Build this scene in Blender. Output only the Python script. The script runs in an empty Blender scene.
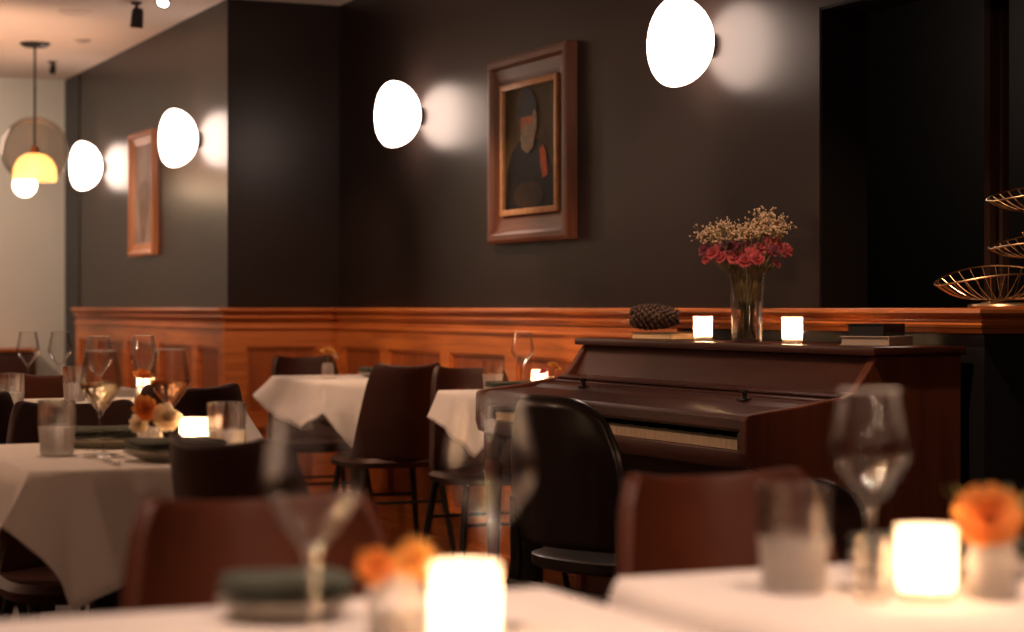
import bpy, bmesh, math, random
from mathutils import Vector, Matrix
PI = math.pi
R = math.radians
sc = bpy.context.scene
COL = sc.collection
random.seed(7)

# ------------------------------------------------------------------ helpers
class MB:
    """collects shapes that become ONE mesh object"""
    def __init__(s):
        s.bm = bmesh.new(); s.mi = 0
    def _fin(s, faces):
        for f in faces: f.material_index = s.mi
    def box(s, x0, x1, y0, y1, z0, z1, bev=0.0):
        vs = [s.bm.verts.new(p) for p in ((x0,y0,z0),(x1,y0,z0),(x1,y1,z0),(x0,y1,z0),(x0,y0,z1),(x1,y0,z1),(x1,y1,z1),(x0,y1,z1))]
        fs = [s.bm.faces.new([vs[i] for i in q]) for q in ((3,2,1,0),(4,5,6,7),(0,1,5,4),(1,2,6,5),(2,3,7,6),(3,0,4,7))]
        s._fin(fs)
        if bev > 0:
            es = list({e for f in fs for e in f.edges})
            r = bmesh.ops.bevel(s.bm, geom=es, offset=bev, segments=2, affect='EDGES', profile=.6)
            s._fin(r['faces'])
        return s
    def prism(s, poly, a0, a1, axis='y', bev=0):
        """polygon in the two other axes, extruded along axis"""
        def P(u, v, a):
            return {'y': (u, a, v), 'x': (a, u, v), 'z': (u, v, a)}[axis]
        A = [s.bm.verts.new(P(u, v, a0)) for u, v in poly]
        B = [s.bm.verts.new(P(u, v, a1)) for u, v in poly]
        n = len(poly); fs = [s.bm.faces.new(A), s.bm.faces.new(B[::-1])]
        for i in range(n):
            fs.append(s.bm.faces.new((A[i], B[i], B[(i+1) % n], A[(i+1) % n])))
        s._fin(fs); bmesh.ops.recalc_face_normals(s.bm, faces=fs)
        return s
    def lathe(s, prof, seg=32, c=(0,0,0), sx=1, sy=1, fn=None, M=None):
        rings = []
        for r, z in prof:
            if r < 1e-6:
                p = Vector((c[0], c[1], c[2]+z))
                rings.append([s.bm.verts.new(M @ p if M else p)])
            else:
                ring = []
                for i in range(seg):
                    a = 2*PI*i/seg
                    rr = r if fn is None else fn(r, z, a)
                    p = Vector((c[0]+rr*sx*math.cos(a), c[1]+rr*sy*math.sin(a), c[2]+z))
                    ring.append(s.bm.verts.new(M @ p if M else p))
                rings.append(ring)
        fs = []
        for A, B in zip(rings, rings[1:]):
            if len(A) == 1 and len(B) == 1: continue
            for i in range(seg):
                j = (i+1) % seg
                if len(A) == 1: fs.append(s.bm.faces.new((A[0], B[j], B[i])))
                elif len(B) == 1: fs.append(s.bm.faces.new((A[i], A[j], B[0])))
                else: fs.append(s.bm.faces.new((A[i], A[j], B[j], B[i])))
        s._fin(fs)
        return s
    def cyl(s, x, y, z0, z1, r, r2=None, seg=24):
        r2 = r if r2 is None else r2
        return s.lathe([(0,z0),(r,z0),(r2,z1),(0,z1)], seg, (x,y,0))
    def tube(s, pts, rad, seg=8, closed=False):
        pts = [Vector(p) for p in pts]; n = len(pts)
        rads = rad if isinstance(rad, (list, tuple)) else [rad]*n
        rings = []; prev = None
        for i, p in enumerate(pts):
            a = pts[(i-1) % n] if (closed or i > 0) else p
            b = pts[(i+1) % n] if (closed or i < n-1) else p
            t = (b-a).normalized() if (b-a).length > 1e-9 else Vector((0,0,1))
            if prev is None:
                u = t.orthogonal().normalized()
            else:
                u = prev - t*prev.dot(t)
                u = u.normalized() if u.length > 1e-6 else t.orthogonal().normalized()
            prev = u; v = t.cross(u)
            rings.append([s.bm.verts.new(p + (u*math.cos(2*PI*k/seg) + v*math.sin(2*PI*k/seg))*rads[i]) for k in range(seg)])
        fs = []
        m = n if closed else n-1
        for i in range(m):
            A = rings[i]; B = rings[(i+1) % n]
            for k in range(seg):
                fs.append(s.bm.faces.new((A[k], A[(k+1) % seg], B[(k+1) % seg], B[k])))
        if not closed:
            fs.append(s.bm.faces.new(rings[0][::-1])); fs.append(s.bm.faces.new(rings[-1]))
        s._fin(fs)
        return s
    def ball(s, c, r, seg=12, rg=8, sc_=(1,1,1), M=None):
        prof = [(max(0, r*math.sin(PI*k/rg)), -r*math.cos(PI*k/rg)) for k in range(rg+1)]
        prof[0] = (0, -r); prof[-1] = (0, r)
        MM = Matrix.Translation(Vector(c)) @ (M or Matrix.Identity(4)) @ Matrix.Diagonal((*sc_, 1))
        return s.lathe(prof, seg, (0,0,0), M=MM)
    def grid(s, fn, nu, nv, closed_u=False):
        V = [[s.bm.verts.new(fn(i/(nu if closed_u else nu-1), j/(nv-1))) for j in range(nv)] for i in range(nu)]
        fs = []
        for i in range(nu if closed_u else nu-1):
            for j in range(nv-1):
                a, b = V[i], V[(i+1) % nu]
                fs.append(s.bm.faces.new((a[j], b[j], b[j+1], a[j+1])))
        s._fin(fs); return V
    def build(s, name, mats, parent=None, smooth=True, loc=None, rot=None, solid=0, subsurf=0, auto=40):
        me = bpy.data.meshes.new(name)
        bmesh.ops.recalc_face_normals(s.bm, faces=s.bm.faces[:])
        if smooth:
            for f in s.bm.faces: f.smooth = True
            for e in s.bm.edges:
                if len(e.link_faces) == 2 and e.calc_face_angle(0) > R(auto): e.smooth = False
        s.bm.to_mesh(me); s.bm.free()
        for m in (mats if isinstance(mats, (list, tuple)) else [mats]): me.materials.append(m)
        o = bpy.data.objects.new(name, me); COL.objects.link(o)
        if parent: o.parent = parent
        if loc: o.location = loc
        if rot: o.rotation_euler = rot
        if solid:
            md = o.modifiers.new('Solidify', 'SOLIDIFY'); md.thickness = solid; md.offset = -1
        if subsurf:
            md = o.modifiers.new('Subsurf', 'SUBSURF'); md.levels = subsurf; md.render_levels = subsurf
        return o

def tag(o, label, cat, group=None, kind=None):
    if label: o['label'] = label
    if cat: o['category'] = cat
    if group: o['group'] = group
    if kind: o['kind'] = kind
    return o
def thing(name, label, cat, loc=(0,0,0), rz=0, group=None):
    o = bpy.data.objects.new(name, None); COL.objects.link(o)
    o.empty_display_size = .05
    o.location = loc; o.rotation_euler = (0, 0, rz)
    return tag(o, label, cat, group)
def struct(o):
    o['kind'] = 'structure'; return o
def dup(root, loc, rz, label, group=None):
    r = root.copy(); COL.objects.link(r); r.location = loc; r.rotation_euler = (0,0,rz); r['label'] = label
    if group: r['group'] = group
    for ch in list(root.children):
        c = ch.copy(); COL.objects.link(c); c.parent = r
        for g in list(ch.children):
            d = g.copy(); COL.objects.link(d); d.parent = c
    return r
class Kind:
    """first place() uses the thing itself, the later ones copy it"""
    def __init__(s, maker): s.maker = maker; s.src = None
    def place(s, loc, rz, label, group=None):
        if s.src is None:
            s.src = s.maker(); s.src.location = loc; s.src.rotation_euler = (0,0,rz); s.src['label'] = label
            if group: s.src['group'] = group
            return s.src
        return dup(s.src, loc, rz, label, group)

# ------------------------------------------------------------------ materials
def newmat(name):
    m = bpy.data.materials.new(name); m.use_nodes = True
    nt = m.node_tree; nt.nodes.clear()
    out = nt.nodes.new('ShaderNodeOutputMaterial')
    return m, nt, out
def pbr(name, col, rough=.5, metal=0, spec=.5, noise=0, nscale=8, bump=0, bscale=60, coat=0, sheen=0, stretch=(1,1,1)):
    m, nt, out = newmat(name); N = nt.nodes; L = nt.links
    b = N.new('ShaderNodeBsdfPrincipled'); L.new(b.outputs[0], out.inputs[0])
    b.inputs['Base Color'].default_value = (*col, 1); b.inputs['Roughness'].default_value = rough
    b.inputs['Metallic'].default_value = metal; b.inputs['Specular IOR Level'].default_value = spec
    b.inputs['Coat Weight'].default_value = coat; b.inputs['Sheen Weight'].default_value = sheen
    tc = N.new('ShaderNodeTexCoord'); mp = N.new('ShaderNodeMapping'); L.new(tc.outputs['Object'], mp.inputs[0])
    mp.inputs['Scale'].default_value = stretch
    if noise:
        n = N.new('ShaderNodeTexNoise'); n.inputs['Scale'].default_value = nscale; n.inputs['Detail'].default_value = 6
        L.new(mp.outputs[0], n.inputs['Vector'])
        r = N.new('ShaderNodeValToRGB'); L.new(n.outputs[0], r.inputs[0])
        r.color_ramp.elements[0].position = .3; r.color_ramp.elements[1].position = .7
        r.color_ramp.elements[0].color = (*[c*(1-noise) for c in col], 1)
        r.color_ramp.elements[1].color = (*[min(1, c*(1+noise)) for c in col], 1)
        L.new(r.outputs[0], b.inputs['Base Color'])
    if bump:
        n2 = N.new('ShaderNodeTexNoise'); n2.inputs['Scale'].default_value = bscale; n2.inputs['Detail'].default_value = 4
        L.new(mp.outputs[0], n2.inputs['Vector'])
        bp = N.new('ShaderNodeBump'); bp.inputs['Strength'].default_value = bump; bp.inputs['Distance'].default_value = .002
        L.new(n2.outputs[0], bp.inputs['Height']); L.new(bp.outputs[0], b.inputs['Normal'])
    return m
def wood(name, c1, c2, rough=.35, axis='y', scale=1.0, coat=.2, spec=.5):
    """long grain along the given axis"""
    m, nt, out = newmat(name); N = nt.nodes; L = nt.links
    b = N.new('ShaderNodeBsdfPrincipled'); L.new(b.outputs[0], out.inputs[0])
    b.inputs['Roughness'].default_value = rough; b.inputs['Coat Weight'].default_value = coat
    b.inputs['Coat Roughness'].default_value = .2; b.inputs['Specular IOR Level'].default_value = spec
    tc = N.new('ShaderNodeTexCoord'); mp = N.new('ShaderNodeMapping'); L.new(tc.outputs['Object'], mp.inputs[0])
    s = {'x': (1.2, 22, 22), 'y': (22, 1.2, 22), 'z': (22, 22, 1.2)}[axis]
    mp.inputs['Scale'].default_value = [v*scale for v in s]
    n = N.new('ShaderNodeTexNoise'); n.inputs['Scale'].default_value = 1.6; n.inputs['Detail'].default_value = 8; n.inputs['Distortion'].default_value = .6
    L.new(mp.outputs[0], n.inputs['Vector'])
    r = N.new('ShaderNodeValToRGB'); L.new(n.outputs[0], r.inputs[0])
    r.color_ramp.elements[0].position = .32; r.color_ramp.elements[1].position = .68
    r.color_ramp.elements[0].color = (*c1, 1); r.color_ramp.elements[1].color = (*c2, 1)
    L.new(r.outputs[0], b.inputs['Base Color'])
    bp = N.new('ShaderNodeBump'); bp.inputs['Strength'].default_value = .12; bp.inputs['Distance'].default_value = .001
    L.new(n.outputs[0], bp.inputs['Height']); L.new(bp.outputs[0], b.inputs['Normal'])
    return m
def emit(name, col, st):
    m, nt, out = newmat(name); e = nt.nodes.new('ShaderNodeEmission')
    e.inputs[0].default_value = (*col, 1); e.inputs[1].default_value = st
    nt.links.new(e.outputs[0], out.inputs[0]); return m
def thin_glass(name, tint=(1,1,1), rough=.02, refl=.5, base=.04, top=.6):
    """a thin sheet of clear glass: straight transmission plus mirror reflection by angle"""
    m, nt, out = newmat(name); N = nt.nodes; L = nt.links
    t = N.new('ShaderNodeBsdfTransparent'); t.inputs[0].default_value = (*tint, 1)
    g = N.new('ShaderNodeBsdfGlossy'); g.inputs['Roughness'].default_value = rough
    lw = N.new('ShaderNodeLayerWeight'); lw.inputs[0].default_value = refl
    mr = N.new('ShaderNodeMapRange'); mr.inputs['To Min'].default_value = base; mr.inputs['To Max'].default_value = top
    L.new(lw.outputs['Fresnel'], mr.inputs['Value'])
    mx = N.new('ShaderNodeMixShader'); L.new(mr.outputs[0], mx.inputs[0]); L.new(t.outputs[0], mx.inputs[1]); L.new(g.outputs[0], mx.inputs[2])
    L.new(mx.outputs[0], out.inputs[0]); return m
def solid_glass(name, col=(1,1,1), ior=1.45, rough=.0):
    m, nt, out = newmat(name); g = nt.nodes.new('ShaderNodeBsdfGlass')
    g.inputs['Color'].default_value = (*col, 1); g.inputs['IOR'].default_value = ior; g.inputs['Roughness'].default_value = rough
    nt.links.new(g.outputs[0], out.inputs[0]); return m
def soft_glass(name, col, ior, k):
    m, nt, out = newmat(name); N = nt.nodes; L = nt.links
    g = N.new('ShaderNodeBsdfGlass'); g.inputs['Color'].default_value = (*col, 1); g.inputs['IOR'].default_value = ior; g.inputs['Roughness'].default_value = .02
    t = N.new('ShaderNodeBsdfTransparent'); t.inputs[0].default_value = (*col, 1)
    mx = N.new('ShaderNodeMixShader'); mx.inputs[0].default_value = k; L.new(t.outputs[0], mx.inputs[1]); L.new(g.outputs[0], mx.inputs[2]); L.new(mx.outputs[0], out.inputs[0])
    return m
def cut_glass(name):
    # pressed, fluted glass: clear but scattering a little of the light that enters it
    m, nt, out = newmat(name); N = nt.nodes; L = nt.links
    g = N.new('ShaderNodeBsdfGlass'); g.inputs['IOR'].default_value = 1.3; g.inputs['Roughness'].default_value = .05
    t = N.new('ShaderNodeBsdfTransparent')
    tr = N.new('ShaderNodeBsdfTranslucent'); tr.inputs[0].default_value = (1,.95,.9,1)
    df = N.new('ShaderNodeBsdfDiffuse'); df.inputs[0].default_value = (1,.95,.9,1)
    a = N.new('ShaderNodeMixShader'); a.inputs[0].default_value = .4; L.new(t.outputs[0], a.inputs[1]); L.new(g.outputs[0], a.inputs[2])
    b = N.new('ShaderNodeMixShader'); b.inputs[0].default_value = .4; L.new(tr.outputs[0], b.inputs[1]); L.new(df.outputs[0], b.inputs[2])
    c = N.new('ShaderNodeMixShader'); c.inputs[0].default_value = .42; L.new(a.outputs[0], c.inputs[1]); L.new(b.outputs[0], c.inputs[2])
    L.new(c.outputs[0], out.inputs[0]); return m
def frosted(name, col, trans=.35, emi=0, ecol=(1,.6,.3)):
    """frosted white candle glass, lets part of the flame's light through"""
    m, nt, out = newmat(name); N = nt.nodes; L = nt.links
    t = N.new('ShaderNodeBsdfTransparent'); t.inputs[0].default_value = (1, .93, .85, 1)
    tr = N.new('ShaderNodeBsdfTranslucent'); tr.inputs[0].default_value = (*col, 1)
    df = N.new('ShaderNodeBsdfDiffuse'); df.inputs[0].default_value = (*col, 1)
    m1 = N.new('ShaderNodeMixShader'); m1.inputs[0].default_value = .35; L.new(tr.outputs[0], m1.inputs[1]); L.new(df.outputs[0], m1.inputs[2])
    m2 = N.new('ShaderNodeMixShader'); m2.inputs[0].default_value = trans; L.new(m1.outputs[0], m2.inputs[1]); L.new(t.outputs[0], m2.inputs[2])
    L.new(m2.outputs[0], out.inputs[0]); return m

M = {}
M['wall'] = pbr('dark_paint', (.021,.0140,.0125), .33, spec=.4, noise=.08, nscale=3, bump=.12, bscale=180)
for n_ in M['wall'].node_tree.nodes:
    if n_.type == 'BSDF_PRINCIPLED': n_.inputs['IOR'].default_value = 1.36
M['wall2'] = pbr('black_navy_paint', (.010,.010,.012), .5, noise=.1, nscale=3, bump=.1, bscale=150)
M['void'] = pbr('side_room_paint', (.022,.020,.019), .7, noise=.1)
M['ceiling'] = pbr('ceiling_paint', (.80,.68,.59), .8, noise=.03, nscale=2)
M['backwall'] = pbr('pale_wall_paint', (.60,.59,.53), .6, noise=.04, nscale=2)
M['warmwall'] = pbr('left_wall_paint', (.25,.19,.15), .6, noise=.04, nscale=2)
M['wood'] = wood('orange_oak', (.46,.125,.026), (.72,.23,.052), .38, 'y')
M['woodx'] = wood('orange_oak_cross', (.40,.11,.024), (.64,.20,.048), .38, 'x')
M['woodz'] = wood('orange_oak_upright', (.26,.075,.02), (.42,.14,.04), .38, 'z')
M['panelwood'] = wood('oak_panel', (.26,.065,.016), (.42,.11,.026), .42, 'z')
M['mahog'] = wood('mahogany', (.038,.010,.006), (.062,.018,.010), .33, 'y', coat=.0, spec=.38)
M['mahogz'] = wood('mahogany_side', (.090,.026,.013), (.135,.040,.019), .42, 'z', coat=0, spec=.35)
M['frame'] = wood('frame_walnut', (.10,.032,.016), (.17,.058,.027), .38, 'z', 1.5)
M['framey'] = wood('frame_walnut_cross', (.10,.032,.016), (.17,.058,.027), .38, 'y', 1.5)
M['frame2'] = wood('frame_orange', (.45,.17,.07), (.62,.26,.12), .4, 'z', 1.5)
M['gold'] = pbr('gold_liner', (.62,.34,.16), .45, .2, noise=.15, nscale=30)
M['brass'] = pbr('brass_wire', (.80,.58,.34), .3, 1.0)
M['steel'] = pbr('cutlery_steel', (.7,.66,.62), .2, 1.0)
M['black'] = pbr('black_metal', (.012,.011,.011), .45, .3)
M['blackwood'] = wood('black_bentwood', (.010,.006,.005), (.018,.010,.008), .35, 'z', coat=.3)
M['leather'] = pbr('brown_leather', (.085,.021,.008), .46, spec=.3, noise=.25, nscale=5, bump=.25, bscale=160)
M['leather_shade'] = pbr('shaded_dark_leather', (.042,.014,.009), .48, spec=.35, noise=.25, nscale=5, bump=.25, bscale=160)  # same chair leather with shade darkened in; also the banquette's dark brown
M['cloth'] = pbr('white_tablecloth', (.80,.76,.72), .85, noise=.03, nscale=6, bump=.2, bscale=350, sheen=.1)
M['stone'] = pbr('grey_stoneware', (.30,.27,.22), .4, noise=.12, nscale=25)
M['napkin'] = pbr('dark_green_linen', (.06,.07,.052), .9, noise=.15, nscale=30, bump=.4, bscale=500)
M['floor'] = None
M['glass'] = thin_glass('wine_glass', (.985,.98,.97), .008, .27, .025)
M['vaseglass'] = thin_glass('vase_glass', (.95,.93,.90), .02, .4, .06)
M['tumbler'] = soft_glass('tumbler_glass', (.99,.98,.97), 1.45, .55)
M['cut'] = cut_glass('fluted_glass')
M['water'] = soft_glass('drinking_water', (1,.99,.98), 1.33, .85)
M['wine'] = soft_glass('pale_wine', (.95,.84,.66), 1.34, .6)
M['red'] = soft_glass('amber_wine', (.85,.58,.38), 1.34, .6)
M['smoke'] = thin_glass('smoked_glass', (.80,.75,.71), .05, .15, .01, .35)
M['votive'] = frosted('frosted_candle_glass', (1,.95,.88), .30)
M['wax'] = pbr('candle_wax', (.9,.82,.7), .5)
M['flame'] = emit('flame', (1,.62,.32), 220)
M['sconce'] = emit('sconce_glow', (1,.73,.59), 12)
M['bulb'] = emit('pendant_bulb', (1,.74,.45), 16)
M['amber'] = frosted('amber_shade', (1,.76,.48), .15)
M['spotlit'] = emit('spot_face', (1,.86,.7), 14)
M['petal_o'] = pbr('orange_petal', (.95,.36,.08), .7, noise=.25, nscale=40, sheen=.2)
M['petal_y'] = pbr('yellow_petal', (.80,.45,.12), .7, noise=.2, nscale=40)
M['petal_w'] = pbr('cream_petal', (.95,.80,.60), .7, noise=.1, nscale=40)
M['petal_p'] = pbr('pink_petal', (.80,.24,.28), .7, noise=.3, nscale=60)
M['petal_m'] = pbr('mauve_petal', (.48,.17,.25), .7, noise=.3, nscale=60)
for n_ in ('petal_o','petal_y','petal_w','petal_p','petal_m'):
    nt_ = M[n_].node_tree; N_ = nt_.nodes; pr_ = [q for q in N_ if q.type == 'BSDF_PRINCIPLED'][0]; rp_ = [q for q in N_ if q.type == 'VALTORGB'][0]; ou_ = [q for q in N_ if q.type == 'OUTPUT_MATERIAL'][0]
    tl_ = N_.new('ShaderNodeBsdfTranslucent'); nt_.links.new(rp_.outputs[0], tl_.inputs[0]); mm_ = N_.new('ShaderNodeMixShader'); mm_.inputs[0].default_value = .5
    nt_.links.new(pr_.outputs[0], mm_.inputs[1]); nt_.links.new(tl_.outputs[0], mm_.inputs[2]); nt_.links.new(mm_.outputs[0], ou_.inputs[0])
M['sprig'] = pbr('dried_blossom', (.74,.58,.42), .8, noise=.3, nscale=80)
M['stem'] = pbr('green_stem', (.24,.20,.075), .6, noise=.3, nscale=30)
M['leaf'] = pbr('olive_leaf', (.13,.12,.03), .6, noise=.3, nscale=30)
M['cone'] = pbr('pine_cone_scale', (.085,.050,.035), .7, noise=.4, nscale=40)
M['conetip'] = pbr('pine_cone_tip', (.14,.09,.06), .7, noise=.3, nscale=60)
M['pages'] = pbr('book_pages', (.90,.66,.38), .8, noise=.15, nscale=3, stretch=(1,1,180))
M['pagesg'] = pbr('pale_book_pages', (.42,.36,.30), .8, noise=.15, nscale=3, stretch=(1,1,180))
M['bookblack'] = pbr('black_book_cloth', (.008,.008,.009), .6, bump=.2, bscale=300)
M['booktan'] = pbr('tan_book_cover', (.16,.09,.05), .6)
M['ivory'] = pbr('ivory_key', (.95,.80,.55), .3)
M['ebony'] = pbr('ebony_key', (.008,.008,.008), .25)
M['canvas'] = pbr('painted_canvas', (.10,.075,.035), .6, noise=.55, nscale=5, bump=.3, bscale=120, spec=.12)
M['p_dark'] = pbr('paint_black', (.008,.008,.010), .5, noise=.2, nscale=20, spec=.12)
M['p_skin'] = pbr('paint_skin', (.50,.15,.045), .5, noise=.3, nscale=40, spec=.12)
M['p_beard'] = pbr('paint_beard', (.34,.27,.17), .5, noise=.3, nscale=50, spec=.12)
M['p_hand'] = pbr('paint_hand', (.60,.13,.03), .5, noise=.2, nscale=40, spec=.12)
M['p_brown'] = pbr('paint_brown', (.045,.028,.016), .5, noise=.3, nscale=20, spec=.12)
M['canvas2'] = pbr('pale_canvas', (.36,.29,.27), .5, noise=.35, nscale=4, spec=.12)
M['p2'] = pbr('paint_mauve', (.28,.21,.20), .5, noise=.3, nscale=10, spec=.12)
def floor_mat():
    m, nt, out = newmat('floor_boards'); N = nt.nodes; L = nt.links
    b = N.new('ShaderNodeBsdfPrincipled'); L.new(b.outputs[0], out.inputs[0]); b.inputs['Roughness'].default_value = .55; b.inputs['Specular IOR Level'].default_value = .3
    tc = N.new('ShaderNodeTexCoord'); mp = N.new('ShaderNodeMapping'); L.new(tc.outputs['Object'], mp.inputs[0])
    mp.inputs['Rotation'].default_value = (0,0,R(90))
    br = N.new('ShaderNodeTexBrick'); L.new(mp.outputs[0], br.inputs['Vector'])
    br.inputs['Scale'].default_value = 1; br.inputs['Brick Width'].default_value = 1.4; br.inputs['Row Height'].default_value = .12
    br.inputs['Mortar Size'].default_value = .002
    br.inputs['Color1'].default_value = (.075,.030,.014,1); br.inputs['Color2'].default_value = (.12,.048,.02,1); br.inputs['Mortar'].default_value = (.01,.005,.003,1)
    mp2 = N.new('ShaderNodeMapping'); L.new(tc.outputs['Object'], mp2.inputs[0]); mp2.inputs['Scale'].default_value = (30,1.5,1)
    n = N.new('ShaderNodeTexNoise'); L.new(mp2.outputs[0], n.inputs['Vector']); n.inputs['Scale'].default_value = 2; n.inputs['Detail'].default_value = 6
    mx = N.new('ShaderNodeMix'); mx.data_type = 'RGBA'; mx.blend_type = 'MULTIPLY'; mx.inputs[0].default_value = .7
    L.new(br.outputs[0], mx.inputs[6]); L.new(n.outputs[0], mx.inputs[7]); L.new(mx.outputs[2], b.inputs['Base Color'])
    return m
M['floor'] = floor_mat()

# ------------------------------------------------------------------ room
XW, XB, YB, YF, ZC = 3.04, 2.51, 8.72, 12.25, 2.43   # main wall, projecting wall, its face, far wall, ceiling
YO, ZO, YE = 4.70, 1.872, 3.97                        # opening jamb, header, end of the half wall
XL, YN = -3.2, -2.5
HW = .99                                              # masonry top of half wall (cap sits above)
m = MB(); m.box(XL, 6.2, YN, YF+.1, -.1, 0); struct(m.build('floor', M['floor'], smooth=False))
m = MB(); m.box(XL, 6.2, YN, YF+.1, ZC, ZC+.1); struct(m.build('ceiling', M['ceiling'], smooth=False))
m = MB()
m.box(XW, XW+.15, YO, YB, HW, ZC); m.box(XW, XW+.15, 5.47, YB, 0, HW)           # full-height wall, half wall below the opening
m.box(XW, XW+.15, 2.4, YO, ZO, ZC); m.box(XW, XW+.15, YN, 2.4, 0, ZC)
struct(m.build('wall_right', M['wall'], smooth=False))
m = MB(); m.box(XW, XW+.15, YE, 5.47, 0, HW); struct(m.build('wall_half_height', M['wall2'], smooth=False))
m = MB(); m.box(XB, XW+.15, YB, YF, 0, ZC); struct(m.build('wall_right_projection', M['wall'], smooth=False))
m = MB(); m.box(XL, XW, YF, YF+.1, 0, ZC); struct(m.build('wall_back', M['backwall'], smooth=False))
m = MB(); m.box(XL-.1, XL, YN, YF, 0, ZC); struct(m.build('wall_left', M['warmwall'], smooth=False))
m = MB(); m.box(XL, 6.2, YN-.1, YN, 0, ZC); struct(m.build('wall_front', M['warmwall'], smooth=False))
m = MB(); m.box(XW+.15, 4.6, YE, YE+.34, 0, HW); struct(m.build('wall_service_counter', M['wall2'], smooth=False))
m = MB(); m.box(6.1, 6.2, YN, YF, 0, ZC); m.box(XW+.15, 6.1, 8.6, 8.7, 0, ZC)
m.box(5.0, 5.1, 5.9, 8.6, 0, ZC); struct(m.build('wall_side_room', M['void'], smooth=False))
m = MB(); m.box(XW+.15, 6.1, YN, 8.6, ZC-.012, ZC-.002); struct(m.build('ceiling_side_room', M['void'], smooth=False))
m = MB(); m.box(XW+.002, XW+.152, YO-.008, YO, 1.0405, ZO-.008); m.box(XW+.002, XW+.152, 2.4, YO, ZO-.008, ZO)
struct(m.build('trim_opening_reveal', pbr('reveal_paint', (.006,.005,.005), .7, spec=.15), smooth=False))
# dark shiny door post standing in the opening
m = MB(); m.prism([(3.465,4.50),(3.485,4.50),(3.490,4.507),(3.503,4.507),(3.508,4.50),(3.530,4.50),(3.530,4.525),(3.465,4.525)], 0, ZC-.012, 'z')
m.mi = 0
struct(m.build('trim_post', pbr('post_varnish', (.055,.030,.023), .3, coat=.4), smooth=False))

# moulded rail and oak wainscot
prof = [(0,1.04),(.048,1.04),(.054,1.036),(.055,1.028),(.050,1.022),(.034,1.018),(.026,1.012),(.026,1.007),(.036,1.005),(.040,.999),(.036,.992),(.024,.990),(.021,.978),(0,.976)]
def rail(name, A, B, mat, extra=None):
    """moulding whose ends are mitred: A and B give the end point for a profile projection p"""
    m = MB(); a_ = [m.bm.verts.new((*A(p), z)) for p, z in prof]; b_ = [m.bm.verts.new((*B(p), z)) for p, z in prof]
    for i in range(len(prof)):
        j = (i+1) % len(prof); m.bm.faces.new((a_[i], a_[j], b_[j], b_[i]))
    m.bm.faces.new(a_); m.bm.faces.new(b_[::-1])
    if extra: m.box(*extra)
    struct(m.build(name, mat, smooth=False))
rail('trim_1', lambda p: (XW-p, YE-p), lambda p: (XW-p, YB-p), M['wood'], (XW+.0002, XW+.16, YE+.0002, YO, HW, 1.0399))
rail('trim_2', lambda p: (XW-p, YE-p), lambda p: (4.6, YE-p), wood('shaded_oak_cross', (.32,.105,.036), (.50,.165,.05), .4, 'x'), (XW+.161, 4.6, YE+.0002, YE+.36, HW, 1.0399))  # shade put into the colour: same oak rail, browner on its dimmer return
rail('trim_3', lambda p: (XB-p, YB-p), lambda p: (XW-p, YB-p), M['woodx'])
rail('trim_4', lambda p: (XB-p, YB-p), lambda p: (XB-p, YF-.40), M['wood'])
def wains(name, plane, a0, a1, stiles, axis):
    """oak panelling on a wall: backing, stiles, rails, beads"""
    def bx(m, a, b, p0, p1, z0, z1, bev=0):
        if axis == 'y': m.box(plane-p1, plane-p0, a, b, z0, z1, bev)
        else: m.box(a, b, plane-p1, plane-p0, z0, z1, bev)
    m = MB(); bx(m, a0, a1, .0, .008, .0, .975)
    struct(m.build(name+'_panelling', M['panelwood'], smooth=False))
    m = MB()
    bx(m, a0, a1, .008, .024, .865, .975); bx(m, a0, a1, .008, .034, .945, .957, .003)
    bx(m, a0, a1, .008, .024, .12, .24); bx(m, a0, a1, .008, .032, .0, .12, .003)
    bx(m, a0, a1, .008, .024, .50, .56)
    for u in stiles:
        bx(m, u[0], u[1], .008, .024, .24, .50); bx(m, u[0], u[1], .008, .024, .56, .865)
    edges = [(stiles[i][1], stiles[i+1][0]) for i in range(len(stiles)-1)]
    for (p, q) in edges:                               # bead round each panel
        for z0, z1 in ((.24,.50),(.56,.865)):
            bx(m, p, p+.012, .008, .016, z0, z1); bx(m, q-.012, q, .008, .016, z0, z1)
            bx(m, p+.012, q-.012, .008, .016, z0, z0+.012); bx(m, p+.012, q-.012, .008, .016, z1-.012, z1)
    struct(m.build(name, M['wood'] if axis == 'y' else M['woodx'], smooth=False))
wains('trim_5', XW, 5.47, YB, [(5.47,5.6),(5.99,6.09),(6.69,6.79),(7.33,7.43),(8.02,8.12),(8.60,8.72)], 'y')
wains('trim_6', YB, XB-.02, XW-.024, [(XB-.02,XB+.08),(XW-.12,XW-.024)], 'x')
wains('trim_7', XB, YB-.022, YF-.40, [(YB-.022,YB+.07),(9.14,9.24),(9.85,9.95),(10.55,10.65),(11.25,11.35),(11.75,11.85)], 'y')
m = MB(); m.box(XL, XB, YF-.02, YF, 0, .12); m.box(XB-.006, XB-.0005, YF-.40, YF-.001, .12, ZC-.001)
struct(m.build('trim_8', M['wall2'], smooth=False))

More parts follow.
